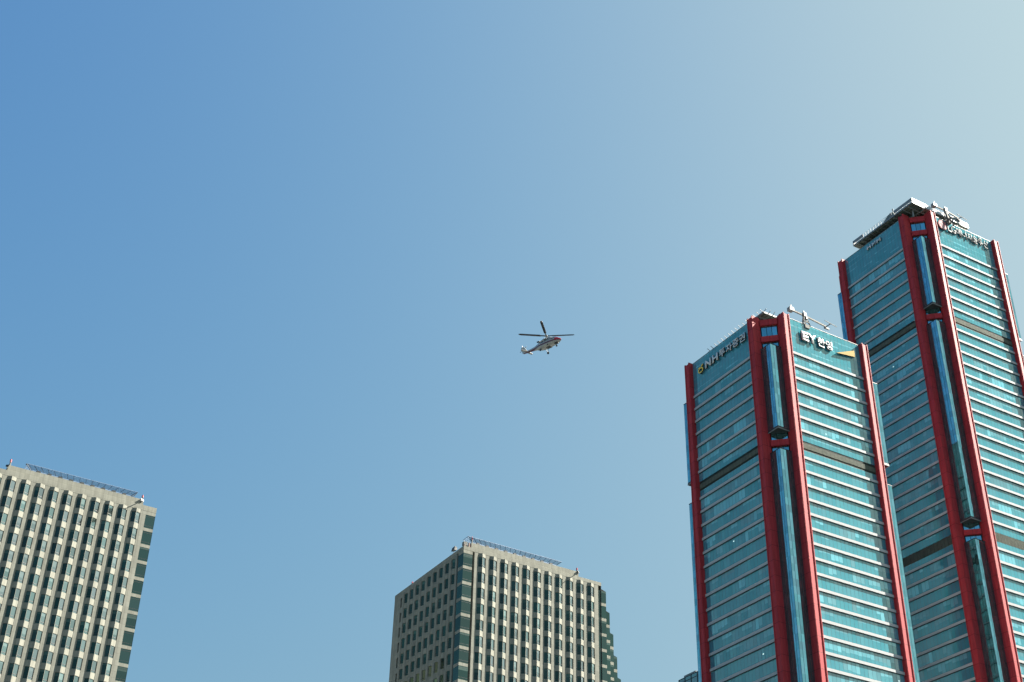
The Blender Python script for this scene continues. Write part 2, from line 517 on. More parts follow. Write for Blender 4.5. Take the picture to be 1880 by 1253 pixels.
# ---- penthouse and helicopter decks
def helideck(root, H, s0, s1, t0, t1, zb, brackets, white):
    mb = MB()
    x0, y0, _ = stA(s0, t0, 0); x1, y1, _ = stA(s1, t1, 0)
    z = H + zb
    th = 0.55
    mb.face([(x0, y0, z), (x0, y1, z), (x1, y1, z), (x1, y0, z)], mi=1)          # soffit
    fa = 0.18
    mb.box((x0 - fa, y0 - fa, z - .05), (x1 + fa, y0, z + th), mi=0); mb.box((x0 - fa, y1, z - .05), (x1 + fa, y1 + fa, z + th), mi=0)
    mb.box((x0 - fa, y0, z - .05), (x0, y1, z + th), mi=0); mb.box((x1, y0, z - .05), (x1 + fa, y1, z + th), mi=0)
    mb.face([(x0, y0, z + th - .03), (x1, y0, z + th - .03), (x1, y1, z + th - .03), (x0, y1, z + th - .03)], mi=2)
    # joists under the deck
    n = int((y1 - y0) / 2.2)
    for i in range(1, n):
        yy = y0 + (y1 - y0) * i / n
        mb.box((x0 + .05, yy - .09, z - .45), (x1 - .05, yy + .09, z - .003), mi=3)
    for i in range(1, 5):
        xx = x0 + (x1 - x0) * i / 5
        mb.box((xx - .15, y0 + .05, z - .9), (xx + .15, y1 - .05, z - .453), mi=3)
    deck = mb.build("helicopter_deck", [M_PANELWHITE if white else M_GREY, M_SOFFIT, M_ROOF, M_GREY], root)
    # legs down to the roof
    mb = MB()
    for i in range(4):
        for j in range(4):
            xx = x0 + 2.5 + (x1 - x0 - 5) * i / 3; yy = y0 + 2.5 + (y1 - y0 - 5) * j / 3
            mb.bar((xx, yy, H - 1.2), (xx, yy, z - .9), .4)
    mb.build("deck_legs", M_GREY, deck)
    mb = MB()
    mb.box((x0 + 4, y0 + 4, H - 1.2), (x1 - 3, y1 - 4, z - .95))
    mb.build("penthouse_wall", M_SOFFIT, root)
    if brackets:
        sp = 1.75
        def br(p, d):
            m = MB()
            e = Vector(p) + Vector(d) * 1.25 + Vector((0, 0, .55))
            m.bar(p, e, .13)
            m.bar(Vector(p) - Vector((0, 0, .3)), Vector(p) + Vector(d) * .6 + Vector((0, 0, .2)), .08)
            m.build("net_bracket", M_GREY, deck)
        n = int((y1 - y0) / sp)
        for i in range(n + 1):
            yy = y0 + (y1 - y0) * i / n
            br((x0 - fa, yy, z + .3), (-1, 0, 0)); br((x1 + fa, yy, z + .3), (1, 0, 0))
        n = int((x1 - x0) / sp)
        for i in range(n + 1):
            xx = x0 + (x1 - x0) * i / n
            br((xx, y0 - fa, z + .3), (0, -1, 0)); br((xx, y1 + fa, z + .3), (0, 1, 0))
    else:
        zt = z + th + .32
        def panel(a, b):
            m = MB()
            ax, ay = a; bx, by = b
            v = Vector((bx - ax, by - ay, 0)); u = v.normalized(); nn = Vector((u.y, -u.x, 0)) * .09
            P = [Vector((ax, ay, 0)) - nn, Vector((bx, by, 0)) - nn, Vector((bx, by, 0)) + nn, Vector((ax, ay, 0)) + nn]
            m.prism([(p.x, p.y) for p in P], zt, zt + 1.35)
            k = max(2, int(v.length / 1.4))
            for i in range(k + 1):
                p = Vector((ax, ay, 0)) + v * (i / k)
                m.bar((p.x, p.y, z + th), (p.x, p.y, zt), .1)
            m.build("deck_parapet", M_PANELWHITE, deck)
        X0, Y0, X1, Y1 = x0 - .1, y0 - .1, x1 + .1, y1 + .1
        panel((X0, Y0), (X0, Y0 + 9.0)); panel((X0, Y1 - 5.5), (X0, Y1))
        panel((X0 + .2, Y0), (X0 + 7.2, Y0)); panel((X1 - 8.5, Y0), (X1, Y0))
        panel((X1, Y0 + .2), (X1, Y0 + 9)); panel((X1, Y1 - 6), (X1, Y1))
        panel((X0 + .2, Y1), (X0 + 6, Y1)); panel((X1 - 6, Y1), (X1 - .2, Y1))
        m = MB()
        def rail(a, b):
            a = Vector((*a, z + th)); b = Vector((*b, z + th))
            k = int((b - a).length / 1.3)
            for i in range(k + 1):
                p = a.lerp(b, i / k); m.bar(p, p + Vector((0, 0, 1.5)), .06)
            for h in (.5, 1.0, 1.5): m.bar(a + Vector((0, 0, h)), b + Vector((0, 0, h)), .06)
        rail((X0, Y0 + 9), (X0, Y1 - 5.5)); rail((X0 + 7.2, Y0), (X1 - 8.5, Y0)); rail((X1, Y0 + 9), (X1, Y1 - 6))
        m.build("deck_railing", M_PANELWHITE, deck)
        # a mesh screen set behind the railing on the sunny side
        m = MB()
        for i in range(60):
            xx = X0 + 7.2 + (X1 - X0 - 15.7) * i / 59
            m.bar((xx, Y0 + .15, z + th), (xx, Y0 + .15, z + th + 1.7), .05)
        m.build("deck_screen", M_PANELWHITE, deck)
    return deck

helideck(towA, HA, -2.9, 27.0, 5.6, 32.2, 2.0, True, False)
deckB = helideck(towB, HB, -6.2, 21.9, 2.2, 32.7, 2.5, False, True)

# ---- grey covered cone with a small mast on the taller tower's deck
def local_thing(name, towroot, ctr, s, t, z, label, cat):
    x, y, _ = stA(s, t, 0)
    c, sn = math.cos(YAW), math.sin(YAW)
    o = empty(name, (ctr.x + c * x - sn * y, ctr.y + sn * x + c * y, z), YAW)
    tag(o, label, cat)
    return o
zdB = HB + 2.5 + .53
hut = local_thing("roof_hut", towB, cB, -4.2, 14.5, zdB, "grey green hut with sloping sides on the white roof deck", "hut")
mb = MB()
base = [(-1.6, -3.2), (1.6, -3.2), (1.6, 3.6), (-1.6, 3.6)]
top = [(-.9, -1.8), (.9, -1.8), (.9, .6), (-.9, .6)]
mb.loft([[(x, y, 0) for x, y in base], [(x, y, 2.9) for x, y in top]])
mb.build("hut_body", simple("grey_green_tarpaulin", (0.20, 0.22, 0.19), rough=.8), hut)
mb = MB(); mb.bar((0, -1.2, 2.9), (0, -1.2, 4.4), .3, n=8); mb.bar((0, -1.2, 4.4), (0, -1.2, 4.9), .55, n=8); mb.box((-.5, -.6, 2.9), (.4, .3, 3.5))
mb.build("mast_light", M_GREY, hut)

# ------------------------------------------------------------ roof cranes (window cleaning units)
def roof_crane(tower, ctr, H, cw, piv, end, tbar, label, hanging):
    z = H + cw[2]
    root = local_thing("roof_crane", tower, ctr, piv[0], piv[1], H - 1.2, label, "crane")
    L = lambda s, t, zz: (s - piv[0], t - piv[1], zz + 1.2)
    zc = cw[2]
    m = MB()
    m.bar(L(cw[0], cw[1], zc), L(piv[0], piv[1], zc), .4, .5)
    m.bar(L(piv[0] + .4, piv[1], zc - .05), L(end[0], end[1], zc - .05), .38, .5)
    m.build("boom", M_CRANE, root)
    m = MB()
    m.bar(L(cw[0] - .9, cw[1], zc), L(cw[0] + .7, cw[1], zc), 1.5, 1.3)
    m.bar(L(cw[0] - .5, cw[1] - .5, zc), L(cw[0] - .3, cw[1] - .5, zc + 1.5), .25)
    m.bar(L(cw[0] + .2, cw[1], zc), L(cw[0] + .3, cw[1], zc + 1.6), .25)
    m.box(L(cw[0] - 1.2, cw[1] - .9, zc - .8), L(cw[0] - .2, cw[1] + .2, zc - .2))
    m.build("counterweight", M_GREY, root)
    m = MB()
    for ds, dt in ((-1.2, -.55), (1.2, -.55), (-.7, .7), (.9, .7)):
        m.bar(L(piv[0] + ds * 1.1, piv[1] + dt * 1.2, 0.0), L(piv[0] + ds * .35, piv[1] + dt * .4, zc - .2), .28)
    m.bar(L(piv[0] - 1.1, piv[1] - .6, 1.3), L(piv[0] + 1.1, piv[1] - .6, 1.3), .3)
    m.bar(L(piv[0] - 1.0, piv[1] - .6, .2), L(piv[0] + .8, piv[1] - .5, 2.2), .2)
    m.bar(L(piv[0], piv[1], -1.2), L(piv[0], piv[1], .1), 1.8)
    m.build("mast", M_CRANE, root)
    m = MB()
    m.bar(L(piv[0], piv[1], zc - .4), L(piv[0], piv[1], zc + 1.1), 1.0)
    m.bar(L(piv[0] - .2, piv[1], zc + 1.0), L(piv[0] - .2, piv[1], zc + 1.7), .35)
    m.box(L(piv[0] + .3, piv[1] - .5, zc - 1.4), L(piv[0] + .9, piv[1] + .2, zc - .5))
    m.build("slewing_head", M_GREY, root)
    m = MB()
    for ds in (-.6, -.1, .35, .8):
        m.box(L(end[0] + ds - .18, end[1] - .25, zc - .95), L(end[0] + ds + .18, end[1] + .25, zc - .45))
    m.bar(L(end[0], end[1], zc - .1), L((tbar[0][0] + tbar[1][0]) / 2, (tbar[0][1] + tbar[1][1]) / 2, zc + .35), .22)
    m.build("trolley", M_DARK, root)
    m = MB()
    m.bar(L(tbar[0][0], tbar[0][1], zc + .35), L(tbar[1][0], tbar[1][1], zc + .35), .16)
    m.build("spreader_bar", M_CRANE, root)
    if hanging:
        m = MB()
        m.bar(L(piv[0] - .5, piv[1] - .3, zc - .5), L(piv[0] - .5, piv[1] - .9, .4), .5)
        m.bar(L(piv[0] - .5, piv[1] - .9, .5), L(piv[0] + .6, -0.6, -1.2), .45)
        m.bar(L(piv[0] + .6, -0.6, -1.1), L(piv[0] + .7, -0.5, -3.0), .55, .3)
        m.bar(L(piv[0] + .9, piv[1] - .6, 2.5), L(piv[0] + 1.6, -0.3, -.6), .22)
        m.build("outrigger", M_CRANE, root)
    return root
roof_crane(towA, cA, HA, (5.03, 1.74, 4), (10.77, 2.05), (20.57, 3.0), ((18.25, .99), (23.96, 1.71)), "white roof crane with slim boom along the parapet of the shorter glass tower", False)
roof_crane(towB, cB, HB, (4.2, 1.2, 5), (9.8, 1.1), (17.1, 1.8), ((15.0, .55), (20.8, 1.15)), "white roof crane beside the roof deck of the taller glass tower", True)

# ------------------------------------------------------------ raised signs
def glyph(ch, bold=0.0):
    cu = bpy.data.curves.new("glyph", 'FONT')
    cu.body = ch
    cu.size = 1.0
    cu.offset = bold
    cu.extrude = 0.0
    cu.resolution_u = 4
    ob = bpy.data.objects.new("glyph", cu)
    COL.objects.link(ob)
    bpy.context.view_layer.update()
    dg = bpy.context.evaluated_depsgraph_get()
    me = bpy.data.meshes.new_from_object(ob.evaluated_get(dg))
    bpy.data.objects.remove(ob)
    bpy.data.curves.remove(cu)
    return me

def letter(root, ch, x0, x1, z0, z1, depth, mats, T, bold=0.015, shear=0.0):
    """glyph fitted to the cell x0..x1, z0..z1 on the sign face; T maps (x, out, z) to local"""
    me = glyph(ch, bold)
    bm = bmesh.new(); bm.from_mesh(me)
    bpy.data.meshes.remove(me)
    if not bm.verts: bm.free(); return None
    xs = [v.co.x for v in bm.verts]; ys = [v.co.y for v in bm.verts]
    ax, bx, ay, by = min(xs), max(xs), min(ys), max(ys)
    bmesh.ops.remove_doubles(bm, verts=bm.verts, dist=1e-5)
    for f in bm.faces: f.material_index = 0
    r = bmesh.ops.extrude_face_region(bm, geom=list(bm.faces))
    newv = [e for e in r["geom"] if isinstance(e, bmesh.types.BMVert)]
    nv = set(newv)
    for v in bm.verts:
        fx = (v.co.x - ax) / (bx - ax); fy = (v.co.y - ay) / (by - ay)
        xx = x0 + (x1 - x0) * fx + shear * (fy - .5); zz = z0 + (z1 - z0) * fy
        v.co = Vector(T((xx, depth if v in nv else 0.0, zz)))
    bm.normal_update()
    bmesh.ops.recalc_face_normals(bm, faces=bm.faces)
    front = Vector(T((0, 1, 0))) - Vector(T((0, 0, 0)))
    for f in bm.faces:
        f.material_index = 0 if abs(f.normal.dot(front)) > .7 else 1
    m = bpy.data.meshes.new("letter"); bm.to_mesh(m); bm.free()
    for q in mats: m.materials.append(q)
    o = bpy.data.objects.new("letter", m); COL.objects.link(o); o.parent = root
    return o

def flat_shape(root, name, poly, depth, mats, T, base=0.0):
    mb = MB()
    lo = [T((x, base, z)) for x, z in poly]; hi = [T((x, base + depth, z)) for x, z in poly]
    n = len(poly)
    mb.face(hi, mi=0); mb.face(lo[::-1], mi=1)
    for i in range(n):
        j = (i + 1) % n
        mb.face([lo[i], lo[j], hi[j], hi[i]], mi=1)
    return mb.build(name, mats, root)

def ring_shape(root, name, cx, cz, rx, rz, w, a0, a1, depth, mats, T, base=0.0, n=32):
    mb = MB()
    for i in range(n):
        t0 = a0 + (a1 - a0) * i / n; t1 = a0 + (a1 - a0) * (i + 1) / n
        p = lambda t, k: (cx + (rx - k * w) * math.cos(t), cz + (rz - k * w) * math.sin(t))
        q = [p(t0, 0), p(t1, 0), p(t1, 1), p(t0, 1)]
        hi = [T((x, base + depth, z)) for x, z in q]; lo = [T((x, base, z)) for x, z in q]
        mb.face(hi, mi=0)
        mb.face([lo[0], lo[1], hi[1], hi[0]], mi=1); mb.face([lo[2], lo[3], hi[3], hi[2]], mi=1)
    return mb.build(name, mats, root)

STAND = .22                    # letters stand off the glass
def sign_root(ctr, H, label, left):
    o = empty("building_sign", (ctr.x, ctr.y, H), YAW)
    tag(o, label, "sign")
    if left:   # x = t along the left face reading from far left (large t) to right
        T = lambda p: (-HW + GD - STAND - p[1], p[0], p[2])
    else:
        T = lambda p: (p[0], -HW + GD - STAND - p[1], p[2])
    return o, T
WL = [M_LETTER, M_LETTERSIDE]
WS = [simple("pale_grey_sign_face", (0.27, 0.285, 0.29), rough=0.7, spec=0.1, var=0.02), simple("grey_sign_return", (0.08, 0.09, 0.09), rough=0.5)]
def su(s): return s - CO
# right face of the shorter tower
o, T = sign_root(cA, HA, "big white letters and yellow wedge on the bright face of the shorter tower", False)
for ch, a, b in (("E", 7.55, 10.45), ("Y", 10.2, 13.55), ("한", 13.9, 17.0), ("영", 17.2, 20.1)):
    letter(o, ch, su(a), su(b), -6.75, -3.35, .42, WL, T, bold=.04 if ch in "EY" else .028)
flat_shape(o, "wedge", [(su(21.4), -6.75), (su(29.3), -5.65), (su(29.3), -3.25)], .5, [M_AMBER, M_LETTERSIDE], T)
# left face of the shorter tower: x runs backwards (t decreasing to the right)
o, T = sign_root(cA, HA, "yellow ring emblem and white letters on the shorter tower's shaded face", True)
tu = lambda t: t - HW
MIR = lambda p: T((-p[0], p[1], p[2]))       # work in x' = -t so that text reads left to right
def cell(t0, t1): return -(t0 - HW), -(t1 - HW)
for ch, a, b in (("N", 31.85, 28.9), ("H", 28.2, 25.3), ("투", 24.6, 21.6), ("자", 21.2, 18.2), ("증", 17.9, 14.9), ("권", 14.6, 11.6)):
    x0, x1 = cell(a, b)
    letter(o, ch, x0, x1, -5.65, -2.8, .5, WL, MIR, bold=.035 if ch in "NH" else .02)
ex = -(34.25 - HW)
ring_shape(o, "emblem_ring", ex, -4.9, 1.35, 1.05, .48, 0, 2 * math.pi, .5, [M_YELLOW, M_LETTERSIDE], MIR)
flat_shape(o, "emblem_leaf", [(ex - 1.5, -3.75), (ex - .3, -3.6), (ex + .1, -3.95), (ex - .6, -4.05)], .5, [M_YELLOW, M_LETTERSIDE], MIR)
flat_shape(o, "emblem_leaf", [(ex + .25, -3.9), (ex + .3, -3.35), (ex + 1.35, -2.95), (ex + 1.3, -3.5)], .5, [M_YELLOW, M_LETTERSIDE], MIR)
# right face of the taller tower
o, T = sign_root(cB, HB, "faded red emblem and long letter row on the bright face of the taller tower", False)
cx, cz, rr = su(6.4), -3.2, 2.1
flat_shape(o, "emblem_disc", [(cx + rr * math.cos(2 * math.pi * i / 40), cz + rr * math.sin(2 * math.pi * i / 40)) for i in range(40)], .5, [M_PINK, M_LETTERSIDE], T)
ring_shape(o, "emblem_ring", cx, cz, 1.62, 1.62, .24, R(90), R(360), .03, [M_LETTER, M_LETTER], T, base=.51)
flat_shape(o, "emblem_bar", [(cx - .12, cz + .85), (cx - .12, cz - .75), (cx + .75, cz - .75), (cx + .75, cz - .5), (cx + .12, cz - .5), (cx + .12, cz + .85)], .03, [M_LETTER, M_LETTER], T, base=.51)
ring_shape(o, "emblem_dot", cx - .75, cz + .62, .26, .26, .25, 0, 2 * math.pi, .03, [M_LETTER, M_LETTER], T, base=.51, n=14)
row = "에너지솔루션"
for ch, a, b in [("L", 9.0, 10.9), ("G", 10.9, 13.1)] + [(row[i], 13.35 + 2.76 * i, 15.9 + 2.76 * i) for i in range(6)]:
    letter(o, ch, su(a), su(b), -4.75, -1.1, .28, WS, T, bold=.015 if ch in "LG" else .005)
# left face of the taller tower
o, T = sign_root(cB, HB, "three white letters under the roof deck on the taller tower's shaded face", True)
for ch, a, b in (("H", 27.0, 24.9), ("M", 24.4, 22.3), ("M", 21.9, 19.8)):
    x0, x1 = cell(a, b)
    letter(o, ch, x0, x1, -3.0, -1.35, .25, WL, MIR, bold=.04)

# ------------------------------------------------------------ beige stone twin towers
SF = 3.93; BP = 3.08; BW = 2.1
rs = random.Random(11)
def stone_tower(corner, ref_s, S0, S1, T1, H, bays_r, bays_l, ztop, label, upper, glass_right, slit):
    """corner: world position of the (s,t)=(0,0) point; front face runs s from S0 to S1, left face t from 0 to T1"""
    uR = Vector((math.cos(YAW), math.sin(YAW), 0)); uL = Vector((-math.sin(YAW), math.cos(YAW), 0))
    mid = Vector((corner[0], corner[1], 0)) + uR * ((S0 + S1) / 2) + uL * (T1 / 2)
    root = empty("stone_tower", (mid.x, mid.y, 0), YAW)
    tag(root, label, "office tower")
    ox, oy = (S0 + S1) / 2, T1 / 2
    W = Matrix.Translation(mid) @ Matrix.Rotation(YAW, 4, 'Z')
    nf = int((H - 6) / SF)
    fr = lambda p: (p[0] - ox, p[1] - oy, p[2])                         # front: (s, depth, z)
    lf = lambda p: (S0 + p[1] - ox, p[0] - oy, p[2])                    # left: (t, depth, z)
    bk = lambda p: (p[0] - ox, T1 - p[1] - oy, p[2])
    rt = lambda p: (S1 - p[1] - ox, p[0] - oy, p[2])
    stone = MB()
    wins = []                                                          # (score, list of faces)
    def quad(mb, F, pts, flip, **k):
        P = [F(p) for p in pts]
        mb.face(P[::-1] if flip else P, **k)
    def facet(F, flip, P, Q, jl, jr, wz, bay_wins, side):
        """one facet of a bay from plan point P to Q (left to right seen from outside)"""
        d = Vector((Q[0] - P[0], Q[1] - P[1])); ln = d.length; d /= ln
        nin = Vector((-d.y, d.x))                                       # inwards
        rec = .14
        pl = lambda x, r, z: (P[0] + d.x * x + nin.x * r, P[1] + d.y * x + nin.y * r, z)
        zhi = H + ztop + .5
        for f in range(nf):
            a, b = H + wz[0] - SF * f, H + wz[1] - SF * f               # window head, sill
            quad(stone, F, [pl(0, 0, a), pl(ln, 0, a), pl(ln, 0, zhi), pl(0, 0, zhi)], flip)
            if jl > .01: quad(stone, F, [pl(0, 0, b), pl(jl, 0, b), pl(jl, 0, a), pl(0, 0, a)], flip)
            if jr > .01: quad(stone, F, [pl(ln - jr, 0, b), pl(ln, 0, b), pl(ln, 0, a), pl(ln - jr, 0, a)], flip)
            x0, x1 = jl, ln - jr
            quad(stone, F, [pl(x0, 0, b), pl(x1, 0, b), pl(x1, rec, b), pl(x0, rec, b)], flip)
            quad(stone, F, [pl(x0, rec, a), pl(x1, rec, a), pl(x1, 0, a), pl(x0, 0, a)], flip)
            quad(stone, F, [pl(x0, 0, b), pl(x0, rec, b), pl(x0, rec, a), pl(x0, 0, a)], flip)
            quad(stone, F, [pl(x1, rec, b), pl(x1, 0, b), pl(x1, 0, a), pl(x1, rec, a)], flip)
            bay_wins[f].append((F, flip, pl, x0, x1, b, a, rec, side))
            zhi = b
        quad(stone, F, [pl(0, 0, 0), pl(ln, 0, 0), pl(ln, 0, zhi), pl(0, 0, zhi)], flip)
    def window_obj(lst, merged=None):
        mb = merged or MB()
        for (F, flip, pl, x0, x1, b, a, rec, side) in lst:
            P = [Vector(F(pl(x0, rec, b))), Vector(F(pl(x1, rec, b))), Vector(F(pl(x1, rec, a))), Vector(F(pl(x0, rec, a)))]
            col = (rs.choice([0, 0, .2, .5, .9]), rs.random(), rs.random(), 1)
            uvq = [(0, 0), (1, 0), (1, 1), (0, 1)]
            if flip: P = P[::-1]; uvq = uvq[::-1]
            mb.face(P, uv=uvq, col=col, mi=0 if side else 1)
            # transom bar across the lower fifth
            zt = b + (a - b) * .2
            q = [pl(x0, rec - .05, zt - .05), pl(x1, rec - .05, zt - .05), pl(x1, rec - .05, zt + .05), pl(x0, rec - .05, zt + .05)]
            qq = [F(p) for p in q]
            mb.face(qq[::-1] if flip else qq, mi=2)
        return mb
    def score(lst):
        F, flip, pl, x0, x1, b, a, rec, side = lst[0]
        p = W @ Vector(F(pl(x0, rec, (a + b) / 2)))
        x, y, d = px(p)
        if d < 1 or not (-10 < x < 1890 and -10 < y < 1263): return 1e9
        return d
    def face_run(F, flip, bays, lo, hi, facing, lead, tail):
        """bays: starts; the wall between is flat piers at depth 0"""
        zf = H + ztop + .5
        edges = [lo] + [e for b in bays for e in (b, b + BW)] + [hi]
        for i in range(0, len(edges), 2):
            a, b = edges[i], edges[i + 1]
            if b - a > .01: quad(stone, F, [(a, 0, 0), (b, 0, 0), (b, 0, zf), (a, 0, zf)], flip)
        for b in bays:
            root_d, apex_d = .05, -.42
            A, B_, C_ = (b, root_d), (b + BW * .46, apex_d), (b + BW, root_d)
            quad(stone, F, [(b, 0, 0), (b, root_d, 0), (b, root_d, zf), (b, 0, zf)], flip)
            quad(stone, F, [(b + BW, root_d, 0), (b + BW, 0, 0), (b + BW, 0, zf), (b + BW, root_d, zf)], flip)
            bw = [[] for _ in range(nf)]
            facet(F, flip, A, B_, .10, .02, (-1.78 + ztop + 1.4, -4.35 + ztop + 1.4), bw, 1)
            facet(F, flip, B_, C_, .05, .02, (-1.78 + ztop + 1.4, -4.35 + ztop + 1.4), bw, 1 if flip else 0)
            # head of the bay, closed in under the fascia
            P = [F((x, y, zf)) for x, y in (A, B_, C_)]
            stone.face(P[::-1] if flip else P)
            for q in bw: wins.append((score(q) if facing else 1e9, q))
    face_run(fr, False, bays_r, lead_r := (3.0 if S0 == 0 else S0), S1 - (0.9 if glass_right else 3.0), True, 0, 0)
    face_run(lf, True, bays_l, 3.2, T1 - (4.6 if slit else .01), True, 0, 0)
    # plain far walls with strip windows
    for F, flip, a, b in ((bk, True, S0, S1), (rt, False, 0 + .01, T1)):
        quad(stone, F, [(a, 0, 0), (b, 0, 0), (b, 0, H), (a, 0, H)], flip)
    if slit:
        # narrow slit windows near the far end of the left face
        a, b = T1 - 4.6, T1 - 3.1
        for (u0, u1) in ((T1 - 4.6, T1 - 4.3), (T1 - 3.45, T1)):
            quad(stone, lf, [(u0, 0, 0), (u1, 0, 0), (u1, 0, H + ztop + .5), (u0, 0, H + ztop + .5)], True)
        zhi = H + ztop + .5
        slitw = MB()
        for f in range(nf):
            s0, s1 = H - 2.0 - SF * f, H - 4.5 - SF * f
            quad(stone, lf, [(T1 - 4.3, 0, s0), (T1 - 3.45, 0, s0), (T1 - 3.45, 0, zhi), (T1 - 4.3, 0, zhi)], True)
            quad(stone, lf, [(T1 - 3.45, .5, s1), (T1 - 3.45, 0, s1), (T1 - 3.45, 0, s0), (T1 - 3.45, .5, s0)], True)
            quad(stone, lf, [(T1 - 4.3, 0, s1), (T1 - 4.3, .5, s1), (T1 - 4.3, .5, s0), (T1 - 4.3, 0, s0)], True)
            m = MB()
            P = [lf((T1 - 4.3, .5, s1)), lf((T1 - 3.45, .5, s1)), lf((T1 - 3.45, .5, s0)), lf((T1 - 4.3, .5, s0))]
            m.face(P[::-1], uv=[(0, 0), (1, 0), (1, 1), (0, 1)], col=(0, rs.random(), rs.random(), 1))
            if f < 16: m.build("slit_window", G_DARK, root)
            zhi = s1
    # fascia courses: lower at the wall plane, upper set back
    zf = H + ztop + .5
    def course(s0, s1, t0, t1, z0, z1, mb):
        mb.box((s0 - ox, t0 - oy, z0), (s1 - ox, t1 - oy, z1))
    par = MB()
    course(S0 - .02, S1 + .02, -.02, T1 + .02, zf + .003, H, par)
    course(upper[0], upper[1], .35, T1 - 1.0, H + .003, H + 1.45, par)
    zh = H + ztop - .38                                                # head beams over the glazed corners
    if S0 == 0:
        par.prism([(S0 - ox, -oy), (S0 + 2.46 - ox, -oy), (S0 + 2.46 - ox, .6 - oy), (S0 + .6 - ox, .6 - oy), (S0 + .6 - ox, 2.55 - oy), (S0 - ox, 2.55 - oy)], zh, zf + .002)
    if not glass_right:
        par.box((S1 - 2.2 - ox, -oy, zh), (S1 - ox, .6 - oy, zf + .002))
    par.build("parapet", M_STONE, root)
    rf = MB(); rf.box((upper[0] + 1 - ox, 1.4 - oy, H + 1.45), (upper[1] - 1 - ox, T1 - 2 - oy, H + 1.6)); rf.build("roof", M_ROOF, root)
    stone.build("stone_wall", M_STONE, root)
    # glazed corners: one tall window per floor between thin stone beams
    def corner(kind):
        for f in range(nf):
            zt, zb = H + ztop - .38 - SF * f, H + ztop - .38 - 3.17 - SF * f
            m = MB(); bms = MB()
            if kind == 'L':
                P = [fr((.03, .05, zb)), fr((2.46, .05, zb)), fr((2.46, .05, zt)), fr((.03, .05, zt))]
                Q = [lf((.05, .03, zb)), lf((2.55, .03, zb)), lf((2.55, .03, zt)), lf((.05, .03, zt))]
                if S0 != 0: continue
            else:
                P = [fr((S1 - 2.2, .05, zb)), fr((S1 - .03, .05, zb)), fr((S1 - .03, .05, zt)), fr((S1 - 2.2, .05, zt))]
                Q = None
            m.face(P, uv=[(0, 0), (1, 0), (1, 1), (0, 1)], col=(rs.choice([0, 0, .2, .6]), rs.random(), rs.random(), 1))
            if Q: m.face(Q[::-1], uv=[(0, 0), (1, 0), (1, 1), (0, 1)][::-1], col=(0, rs.random(), rs.random(), 1))
            # transoms
            a0, a1 = (.03, 2.46) if kind == 'L' else (S1 - 2.2, S1 - .03)
            for zz in (zt - .45, zb + .5):
                m.face([fr((a0, .03, zz)), fr((a1, .03, zz)), fr((a1, .03, zz + .06)), fr((a0, .03, zz + .06))], mi=1)
            if f < 45: m.build("corner_window", [G_CORNER, M_DARK], root)
            if kind == 'L':
                bms.box(fr((.0, .0, zb - .76)), fr((2.4, .6, zb - .003)))
                bms.box(lf((2.5, .0, zb - .76))[:0] or (S0 - ox, .6 - oy, zb - .76), (S0 + .6 - ox, 2.5 - oy, zb - .003))
            else:
                bms.box(fr((S1 - 2.2, .0, zb - .76)), fr((S1, .6, zb - .003)))
            bms.build("corner_beam", M_STONE, root)
        if kind == 'L' and S0 != 0: return
        m = MB()
        if kind == 'L':
            # dark slot between the glazed corner and the first pier
            quad(m, fr, [(2.46, 1.0, 0), (3.0, 1.0, 0), (3.0, 1.0, zf), (2.46, 1.0, zf)], False)
            quad(m, fr, [(3.0, 1.0, 0), (3.0, 0.0, 0), (3.0, 0.0, zf), (3.0, 1.0, zf)], False)
            quad(m, fr, [(2.46, 0.05, 0), (2.46, 1.0, 0), (2.46, 1.0, zf), (2.46, .05, zf)], False)
            quad(m, lf, [(2.55, .5, 0), (3.2, .5, 0), (3.2, .5, zf), (2.55, .5, zf)], True)
            quad(m, lf, [(3.2, .5, 0), (3.2, 0, 0), (3.2, 0, zf), (3.2, .5, zf)], True)
        else:
            quad(m, fr, [(S1 - 3.0, 0.003, 0), (S1 - 2.2, .003, 0), (S1 - 2.2, .003, zf), (S1 - 3.0, .003, zf)], False)
            quad(m, fr, [(S1 - 2.2, 0, 0), (S1 - 2.2, .05, 0), (S1 - 2.2, .05, zf), (S1 - 2.2, 0, zf)], False)
        m.build("corner_slot", M_STONE, root)
    corner('L')
    if not glass_right: corner('R')
    # windows: the hundred nearest in view one by one, the rest as one part
    wins.sort(key=lambda w: w[0])
    for sc_, q in wins[:100]:
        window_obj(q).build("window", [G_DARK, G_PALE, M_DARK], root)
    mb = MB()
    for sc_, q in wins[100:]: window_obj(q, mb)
    tag(mb.build("window", [G_DARK, G_PALE, M_DARK], root), kind="stuff")
